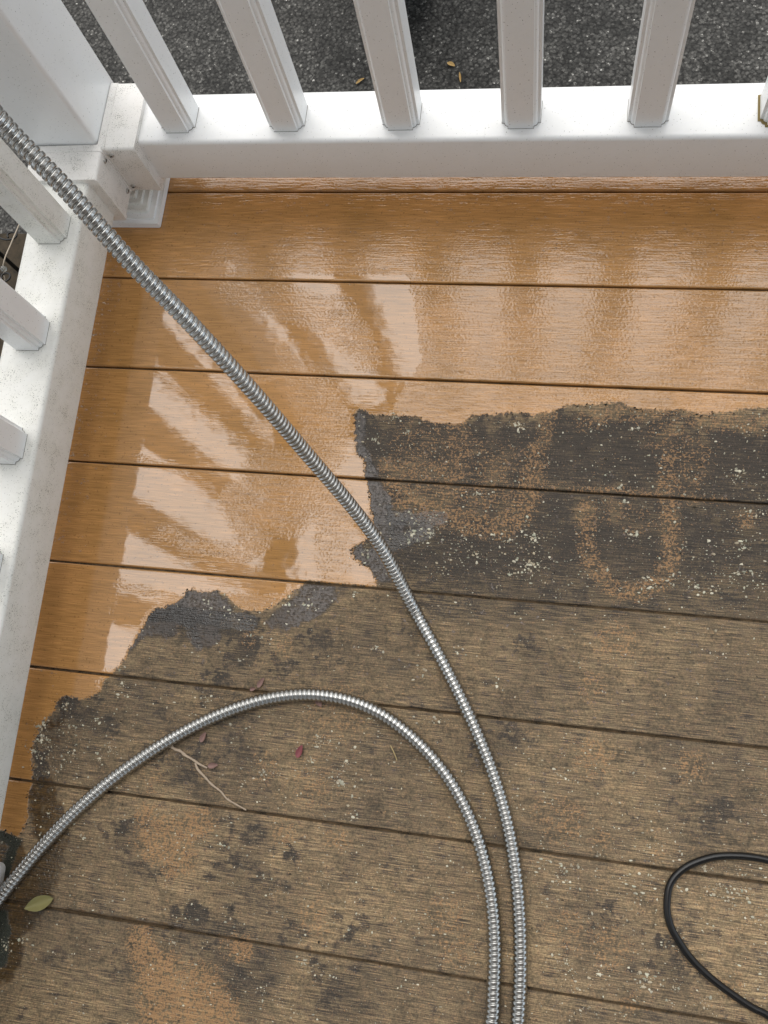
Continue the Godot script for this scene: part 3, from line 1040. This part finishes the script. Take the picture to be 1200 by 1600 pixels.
# a railing runs along local +x from the post; centre line at local z = c
func build_railing(called: String, label: String, at: Transform3D, c: float, inner: float, length: float, spots: Array, specked: bool, foot_at: float) -> Node3D:
	var t := base(called)
	t.transform = at
	tag(t, label, "railing", "railings meeting at the corner post")
	var rail_h := RAIL_TOP - RAIL_BOTTOM
	var face: Material = mats.vinyl_specked if specked else mats.vinyl
	put("bottom_rail", prism(round_rect(RAIL_WIDTH, rail_h, 0.0055), length - 0.02), face, t, along_x(Vector3(0.02, (RAIL_TOP + RAIL_BOTTOM) / 2, c)))
	put("top_rail", prism(round_rect(RAIL_WIDTH * 1.05, 0.07, 0.012), length - 0.002), mats.vinyl, t, along_x(Vector3(0.002, 0.935, c)))
	var sleeve := PackedVector2Array()
	var bw := 0.096
	var bh := rail_h + 0.012
	var bracket := put("rail_bracket", prism(round_rect(bw, bh, 0.004), 0.049), mats.vinyl_mildew, t, along_x(Vector3(0.0006, (RAIL_TOP + RAIL_BOTTOM) / 2, c)))
	var collar := put("bracket_collar", prism(round_rect(bw + 0.0016, bh + 0.0016, 0.0045), 0.009), mats.vinyl_mildew, bracket, Transform3D(Basis.IDENTITY, Vector3(0, 0, 0.0004)))
	collar.name = "bracket_collar"
	put("bracket_collar", prism(round_rect(bw + 0.0016, bh + 0.0016, 0.0045), 0.006), mats.vinyl_mildew, bracket, Transform3D(Basis.IDENTITY, Vector3(0, 0, 0.0432)))
	for y in [0.1185, 0.0567]:
		var toward := signf(inner - c)
		var head := lathe(PackedVector2Array([Vector2(0.0034, 0.0), Vector2(0.0033, 0.0008), Vector2(0.0026, 0.0017), Vector2(0.0014, 0.0022), Vector2(0.0, 0.0024)]), 14)
		var tilt := Basis(Vector3.RIGHT, PI / 2 * toward)
		var screw := put("screw", head, mats.screw, t, Transform3D(tilt, Vector3(0.0148, y, c + toward * (bw / 2 + 0.0002))))
		var slot := BoxMesh.new()
		slot.size = Vector3(0.0032, 0.0008, 0.0014)
		put("screw_slot", slot, mats.recess, screw, Transform3D(Basis(Vector3.UP, 0.4), Vector3(0, 0.0023, 0)))
	var bar := prism(baluster_outline(), 0.90 - RAIL_TOP + 0.01)
	var seal := prism(baluster_outline(0.0004), 0.0004)
	var seal_wide := prism(baluster_outline(0.0022), 0.0011)
	for i in spots.size():
		var b := put("baluster", bar, face if i < 1 else mats.vinyl, t, upright(Vector3(spots[i], RAIL_TOP - 0.005, c)))
		var dirty := not specked and i == 5
		put("joint_dirt", seal_wide if dirty else seal, mats.joint_dirty if dirty else mats.joint, b, Transform3D(Basis.IDENTITY, Vector3(0, 0, 0.0049)))
	if foot_at > 0.0:
		put("rail_foot", prism(round_rect(0.036, 0.03, 0.007), RAIL_BOTTOM + 0.002), mats.vinyl_mildew, t, upright(Vector3(foot_at, -0.001, c)))
	return t

func build_railings() -> void:
	# corner post
	var post := base("railing_post", CORNER)
	tag(post, "square white vinyl corner post with a stepped base trim on the deck", "post")
	put("post_sleeve", prism(round_rect(0.098, 0.098, 0.006, 6), 1.06), mats.vinyl, post, upright(Vector3(-0.049, 0.001, -0.049)))
	var steps := [[0.0325, 0.0, 0.0095], [0.0265, 0.009, 0.0135], [0.0185, 0.013, 0.0215], [0.0115, 0.021, 0.0265], [0.005, 0.026, 0.034]]
	for s in steps:
		var w: float = 0.098 + 2.0 * s[0]
		put("base_trim", prism(round_rect(w, w, 0.0025), s[2] - s[1]), mats.vinyl if s[0] > 0.02 else mats.vinyl_specked, post, upright(Vector3(-0.049, s[1] + 0.0006, -0.049)))
	put("post_cap", prism(round_rect(0.125, 0.125, 0.006), 0.03), mats.vinyl, post, upright(Vector3(-0.049, 1.06, -0.049)))
	var c := RAIL_INSET + RAIL_WIDTH / 2
	var spots := []
	for i in 16:
		spots.append(0.0990 + 0.1377 * i)
	build_railing("railing", "white vinyl railing along the back edge above the driveway", Transform3D(Basis.IDENTITY, CORNER), -c, 0.0, 2.3, spots, false, 0.0)
	var side := []
	for i in 13:
		side.append(0.1107 + 0.1388 * i)
	build_railing("railing", "speckled white vinyl railing along the left edge beside the washed boards", Transform3D(Basis(Vector3.UP, -PI / 2 + 0.0214), CORNER), c, 0.0, 1.85, side, true, 0.862)

# ---------------------------------------------------------------- loose things
func build_hose() -> void:
	var pts := []
	# it comes in over the left railing
	pts.append_array([Vector3(-0.30, 0.30, -0.02), Vector3(-0.22, 0.72, 0.0), Vector3(-0.12, 0.95, 0.03), Vector3(-0.04, 0.99, 0.06), Vector3(0.03, 0.90, 0.11), Vector3(0.085, 0.72, 0.17)])
	pts.append_array(hose_upper)
	pts.append_array(hose_down)
	var a: Vector3 = hose_down[-1]
	var b: Vector3 = hose_loop[0]
	pts.append_array([Vector3(a.x + 0.0, a.y, a.z + 0.06), Vector3(a.x + 0.05, a.y, a.z + 0.16), Vector3(a.x + 0.03, a.y, a.z + 0.27), Vector3(b.x - 0.06, a.y, b.z + 0.28), Vector3(b.x - 0.08, a.y, b.z + 0.16), Vector3(b.x - 0.025, a.y, b.z + 0.06)])
	pts.append_array(hose_loop)
	var e: Vector3 = hose_loop[-1]
	pts.append_array([Vector3(e.x - 0.05, e.y, e.z + 0.09), Vector3(e.x - 0.075, e.y, e.z + 0.2), Vector3(e.x - 0.07, e.y, e.z + 0.32)])
	var path := smooth_path(pts, 0.0015)
	var o := put("metal_hose", strip_hose(path, 0.0074, 0.0051), mats.steel, self)
	tag(o, "shiny ribbed stainless steel hose looping across the deck boards", "hose")

func build_cable() -> void:
	var pts := [Vector3(1.35, 0.0036, 0.88), Vector3(1.15, 0.0036, 0.80), Vector3(0.95, 0.0036, 0.735)]
	pts.append_array(cable_path)
	pts.append_array([Vector3(0.90, 0.0036, 0.925), Vector3(1.05, 0.0036, 0.99), Vector3(1.3, 0.0036, 1.08)])
	var o := put("rubber_cable", tube(smooth_path(pts, 0.004), 0.0036, 0.0036, 16), mats.rubber, self)
	tag(o, "thin black rubber cable bent in a loop on the grey boards", "cable")

func build_litter() -> void:
	var bark := plain(Color(0.70, 0.63, 0.55), 0.75)
	var twig := base("twig", Vector3.ZERO)
	tag(twig, "thin forked brown twig lying below the steel hose", "twig")
	put("stem", tube(smooth_path([Vector3(0.1548, 0.0030, 0.6834), Vector3(0.1640, 0.0030, 0.6880), Vector3(0.1700, 0.0034, 0.6888), Vector3(0.1775, 0.0035, 0.6930), Vector3(0.1860, 0.0030, 0.6962), Vector3(0.1941, 0.0030, 0.6999), Vector3(0.2047, 0.0022, 0.7035)], 0.002), 0.0019, 0.0011, 8, 0.22), bark, twig)
	put("side_shoot", tube(smooth_path([Vector3(0.1903, 0.0030, 0.6997), Vector3(0.1944, 0.0030, 0.7061), Vector3(0.2041, 0.0028, 0.7133), Vector3(0.2130, 0.0026, 0.7200), Vector3(0.2254, 0.0025, 0.7266), Vector3(0.2330, 0.0022, 0.7330), Vector3(0.2421, 0.0020, 0.7368), Vector3(0.2570, 0.0015, 0.7422)], 0.002), 0.0014, 0.0008, 8, 0.22), bark, twig)
	var straw := put("straw", tube(smooth_path([Vector3(0.4097, 0.0010, 0.6551), Vector3(0.4149, 0.0020, 0.6627), Vector3(0.4185, 0.0010, 0.6697)], 0.002), 0.0006, 0.0005, 6), plain(Color(0.74, 0.66, 0.48), 0.8), self)
	tag(straw, "short pale straw on the board inside the hose loop", "straw")
	var pink := plain(Color(0.56, 0.45, 0.42), 0.7)
	var red := plain(Color(0.54, 0.30, 0.32), 0.65)
	var small := [
		[Vector3(0.2533, 0.0006, 0.6036), 1.1, 0.015, 0.0065, pink, "pinkish leaflet just above the hose left of its highest point"],
		[Vector3(0.3236, 0.0006, 0.6176), -0.9, 0.014, 0.0075, pink, "dusty pink leaflet under the hose right of its highest point"],
		[Vector3(0.1790, 0.0006, 0.6643), 0.4, 0.015, 0.005, pink, "brownish pink leaflet against the lower side of the hose"],
		[Vector3(0.1949, 0.0006, 0.6710), 1.2, 0.014, 0.007, pink, "pink leaflet between the hose and the forked twig"],
		[Vector3(0.3090, 0.0006, 0.6731), 1.3, 0.017, 0.008, red, "small red leaf alone on the board inside the hose loop"],
		[Vector3(0.2114, 0.0006, 0.7000), 0.25, 0.014, 0.007, pink, "pink leaflet at the tip of the forked twig"],
		[Vector3(0.2448, 0.0006, 0.6117), 0.3, 0.008, 0.005, pink, "tiny leaf scrap touching the top of the hose arc"]]
	for s in small:
		var o := put("fallen_leaf", leaf_mesh(s[2] * 0.88, s[3] * 0.85, 0.003, 0.8), s[4], self, Transform3D(Basis(Vector3.UP, s[1]), s[0]))
		tag(o, s[5], "leaf", "small fallen leaves on the deck")
	var olive := put("fallen_leaf", leaf_mesh(0.036, 0.015, 0.009, 1.3, 0.0006), plain(Color(0.60, 0.58, 0.40), 0.4), self, Transform3D(Basis(Vector3.UP, 0.45), Vector3(0.0355, 0.0008, 0.8695)))
	tag(olive, "curled olive leaf on the wet boards in the lower left corner", "leaf", "small fallen leaves on the deck")
	var dry := plain(Color(0.74, 0.62, 0.40), 0.7)
	var far := [[Vector3(0.2990, GROUND, -0.7177), -0.5, 0.020, 0.009, "golden oval leaf on the driveway between the middle balusters"],
		[Vector3(0.3209, GROUND, -0.6853), 1.75, 0.026, 0.004, "narrow tan leaf on the driveway close behind the rail"],
		[Vector3(0.1070, GROUND, -0.6816), 0.7, 0.022, 0.006, "slanted tan leaf on the driveway beside the third baluster"]]
	for s in far:
		var o := put("fallen_leaf", leaf_mesh(s[2], s[3], 0.003, 0.9), dry, self, Transform3D(Basis(Vector3.UP, s[1]), s[0] + Vector3(0, 0.0006, 0)))
		tag(o, s[4], "leaf", "dry leaves on the driveway")

func build_lichen() -> void:
	var spots := []
	for i in range(0, lichen_clusters.size(), 4):
		for j in int(lichen_clusters[i + 3]) * 3:
			var a := rng.randf() * TAU
			var rr: float = lichen_clusters[i + 2] * absf(rng.randfn(0.0, 0.95))
			spots.append([lichen_clusters[i] + rr * cos(a) * 1.4, lichen_clusters[i + 1] + rr * sin(a), 0.0004 + 0.0019 * pow(rng.randf(), 4.0)])
	var dirt: PackedByteArray = layer.dirt
	var clump: PackedByteArray = layer.clump
	var tries := 0
	while tries < 60000:
		tries += 1
		var px := rng.randi_range(0, TW - 1)
		var py := rng.randi_range(0, TH - 1)
		var q := py * TW + px
		if dirt[q] > 170 and rng.randf() < (0.09 + 0.16 * float(px) / TW) + 0.4 * smoothstep(0.55, 0.8, clump[q] / 255.0):
			spots.append([X0 + float(px) / TW * (X1 - X0), Z0 + float(py) / TH * (Z1 - Z0), 0.0004 + 0.0011 * pow(rng.randf(), 4.0)])
	flakes("lichen", spots, "pale grey-green lichen crusts scattered over the unwashed boards", "lichen", false)
	var crumbs := []
	tries = 0
	while tries < 60000:
		tries += 1
		var px := rng.randi_range(0, TW - 1)
		var py := rng.randi_range(0, TH - 1)
		var q: int = dirt[py * TW + px]
		if (q > 60 and q < 215) or (q >= 215 and rng.randf() < 0.012):
			crumbs.append([X0 + float(px) / TW * (X1 - X0), Z0 + float(py) / TH * (Z1 - Z0), 0.0004 + 0.0014 * pow(rng.randf(), 3.0)])
	flakes("grime_crumbs", crumbs, "dark wet crumbs of loosened grime along the edge of the washed area", "grime", true)

func flakes(called: String, spots: Array, label: String, category: String, dark: bool) -> void:
	var v := PackedVector3Array()
	var n := PackedVector3Array()
	var col := PackedColorArray()
	var idx := PackedInt32Array()
	for s in spots:
		var x: float = s[0]
		var z: float = s[1]
		var gap := fposmod(z - FIRST_GAP, PITCH)
		if gap < 0.005 or gap > PITCH - 0.005 or x < -0.118:
			continue
		var size: float = s[2]
		var k := 6 + rng.randi() % 3
		var tint := rng.randf()
		var c := Color(0.78, 0.73, 0.58).lerp(Color(0.58, 0.59, 0.46), tint * tint) * rng.randf_range(0.45, 1.0)
		if rng.randf() < 0.25:
			c = Color(0.52, 0.45, 0.33) * rng.randf_range(0.6, 1.0)
		if dark:
			c = Color(0.045, 0.036, 0.026) * rng.randf_range(0.5, 2.2)
		c.a = 1.0
		var at := v.size()
		var top := 0.0009 + 0.15 * size
		v.append(Vector3(x, top, z)); n.append(Vector3.UP); col.append(c)
		var turn := rng.randf() * TAU
		var stretch := rng.randf_range(0.7, 1.5)
		for j in k:
			var a := turn + TAU * j / k
			var rr := size * rng.randf_range(0.55, 1.25)
			var d := Vector3(cos(a) * stretch, 0, sin(a) / stretch)
			v.append(Vector3(x, top * rng.randf_range(0.75, 1.0), z) + d * rr * 0.75); n.append((d * 0.4 + Vector3.UP).normalized()); col.append(c)
			v.append(Vector3(x, -0.0008, z) + d * rr); n.append((d + Vector3.UP * 0.3).normalized()); col.append(c * 0.9)
		for j in k:
			var p := at + 1 + 2 * j
			var q := at + 1 + 2 * ((j + 1) % k)
			idx.append_array([at, p, q, p, p + 1, q, q, p + 1, q + 1])
	var m := plain(Color.WHITE, 0.55 if dark else 0.9, 0.0, 0.3)
	m.vertex_color_use_as_albedo = true
	var o := put(called, commit(v, n, PackedVector2Array(), idx, col), m, self)
	o.set_meta("kind", "stuff")
	tag(o, label, category)

# beads of water left on the washed boards along the left railing and under the back rail
func build_water_beads() -> void:
	var v := PackedVector3Array()
	var n := PackedVector3Array()
	var idx := PackedInt32Array()
	for i in 900:
		var x: float
		var z: float
		if i < 620:
			z = rng.randf_range(0.06, 0.72)
			x = -0.055 + 0.0214 * z + absf(rng.randfn(0.0, 0.026))
		else:
			x = rng.randf_range(0.04, 0.84)
			z = -0.03 + absf(rng.randfn(0.0, 0.05))
		var gap := fposmod(z - FIRST_GAP, PITCH)
		if gap < 0.004 or gap > PITCH - 0.004:
			continue
		var r := 0.0005 + 0.0011 * pow(rng.randf(), 2.5)
		var tall := r * rng.randf_range(0.45, 0.7)
		var long := rng.randf_range(0.9, 1.7)
		var at := v.size()
		v.append(Vector3(x, tall, z)); n.append(Vector3.UP)
		for ring in 3:
			var a := (ring + 1) / 3.0 * PI / 2
			for s in 9:
				var b := TAU * s / 9.0
				var d := Vector3(sin(a) * cos(b), cos(a), sin(a) * sin(b))
				v.append(Vector3(x, -0.0002, z) + Vector3(d.x * r * long, d.y * (tall + 0.0002), d.z * r)); n.append(Vector3(d.x / long, d.y * r / tall, d.z).normalized())
		for s in 9:
			var t := (s + 1) % 9
			idx.append_array([at, at + 1 + s, at + 1 + t])
			for ring in 2:
				var p := at + 1 + ring * 9
				idx.append_array([p + s, p + 9 + s, p + t, p + t, p + 9 + s, p + 9 + t])
	var water := plain(Color(0.97, 0.98, 0.98, 0.05), 0.02)
	water.transparency = BaseMaterial3D.TRANSPARENCY_ALPHA
	water.refraction_enabled = true
	water.refraction_scale = 0.033
	var o := put("water_beads", commit(v, n, PackedVector2Array(), idx), water, self)
	o.set_meta("kind", "stuff")
	tag(o, "tiny clear water beads on the washed boards beside the railings", "water")

func build_below() -> void:
	# scrolled iron garden ornament left of the deck
	var orn := base("garden_ornament", Vector3(-0.50, GROUND, -0.10))
	tag(orn, "black scrolled iron garden ornament with a round glass bead beside the left railing", "ornament")
	var rel := Vector3(0.50, -GROUND, 0.10)
	var one := [Vector3(-0.50, -0.3, -0.150), Vector3(-0.478, -0.3, -0.151), Vector3(-0.4578, -0.3000, -0.1451), Vector3(-0.4493, -0.3000, -0.1425), Vector3(-0.4414, -0.3000, -0.1420), Vector3(-0.4326, -0.3000, -0.1434), Vector3(-0.4269, -0.3000, -0.1468), Vector3(-0.4255, -0.3000, -0.1520), Vector3(-0.4292, -0.3000, -0.1566), Vector3(-0.4371, -0.3000, -0.1572), Vector3(-0.4430, -0.3000, -0.1545), Vector3(-0.4440, -0.3000, -0.1505), Vector3(-0.4411, -0.3000, -0.1466)]
	var two := [Vector3(-0.50, -0.3, -0.052), Vector3(-0.465, -0.3, -0.056), Vector3(-0.4366, -0.3000, -0.0572), Vector3(-0.4276, -0.3000, -0.0574), Vector3(-0.4209, -0.3000, -0.0613), Vector3(-0.4186, -0.3000, -0.0678), Vector3(-0.4217, -0.3000, -0.0729), Vector3(-0.4285, -0.3000, -0.0744), Vector3(-0.4348, -0.3000, -0.0713), Vector3(-0.4362, -0.3000, -0.0661), Vector3(-0.4340, -0.3000, -0.0623)]
	for s in [one, two]:
		var moved := []
		for p in s:
			moved.append(p + rel)
		put("scroll", tube(smooth_path(moved, 0.002), 0.0019, 0.0017, 10), mats.iron, orn)
	put("stake", tube(PackedVector3Array([Vector3(0, -0.05, -0.05), Vector3(0, 0.1, -0.05), Vector3(0, 0.25, -0.05), Vector3(0, 0.4, -0.05)]), 0.004, 0.004, 10), mats.iron, orn)
	put("crossbar", tube(PackedVector3Array([Vector3(0, 0.25, -0.052), Vector3(0, 0.25, 0.0), Vector3(0, 0.25, 0.05)]), 0.003, 0.003, 10), mats.iron, orn)
	var bead := SphereMesh.new()
	bead.radius = 0.0055
	bead.height = 0.011
	var glass := plain(Color(0.95, 0.97, 0.97, 0.06), 0.02)
	glass.transparency = BaseMaterial3D.TRANSPARENCY_ALPHA
	glass.refraction_enabled = true
	glass.refraction_scale = 0.05
	put("glass_bead", bead, glass, orn, Transform3D(Basis.IDENTITY, Vector3(-0.4357, -0.3, -0.0829) + rel))
	put("bead_wire", tube(PackedVector3Array([Vector3(-0.4357, -0.3, -0.0775) + rel, Vector3(-0.44, -0.3, -0.07) + rel, Vector3(-0.447, -0.3, -0.0565) + rel]), 0.0008, 0.0008, 6), mats.iron, orn)
	var stem := put("dry_stem", tube(smooth_path([Vector3(-0.3986, -0.28, -0.228), Vector3(-0.4186, -0.29, -0.1613), Vector3(-0.4280, -0.294, -0.1297), Vector3(-0.4365, -0.298, -0.0997), Vector3(-0.4434, -0.31, -0.0853), Vector3(-0.47, -0.42, -0.03), Vector3(-0.48, GROUND, -0.01)], 0.004), 0.0012, 0.0013, 8, 0.1), plain(Color(0.72, 0.67, 0.60), 0.7), self)
	tag(stem, "pale dry plant stem standing between the iron scrolls", "stem")
	# a wheel at the top edge of the view
	var wheel := base("wheel", Vector3(0.17, GROUND, -1.03))
	tag(wheel, "black rubber tyre standing on the driveway beyond the middle balusters", "wheel")
	var tyre_profile := PackedVector2Array()
	for i in 33:
		var a := TAU * i / 32.0
		var sx := signf(cos(a)) * pow(absf(cos(a)), 0.6)
		var sy := signf(sin(a)) * pow(absf(sin(a)), 0.5)
		tyre_profile.append(Vector2(0.255 + 0.055 * sx, 0.088 * sy))
	var lay := Transform3D(Basis(Vector3(0, 1, 0), Vector3(1, 0, 0), Vector3(0, 0, -1)), Vector3(0, 0.309, 0))
	put("tyre", lathe(tyre_profile, 56), mats.rubber, wheel, lay)
	put("rim", lathe(PackedVector2Array([Vector2(0.205, -0.08), Vector2(0.19, -0.06), Vector2(0.06, -0.02), Vector2(0.06, 0.03), Vector2(0.19, 0.06), Vector2(0.205, 0.08)]), 40), mats.steel, wheel, lay)

func _ready() -> void:
	rng.seed = 20240611
	set_camera_and_light()
	var t0 := Time.get_ticks_msec()
	make_materials()
	print("materials ", Time.get_ticks_msec() - t0)
	build_setting()
	build_railings()
	build_hose()
	build_cable()
	build_below()
	build_litter()
	build_lichen()
	build_water_beads()
	print("built ", Time.get_ticks_msec() - t0)
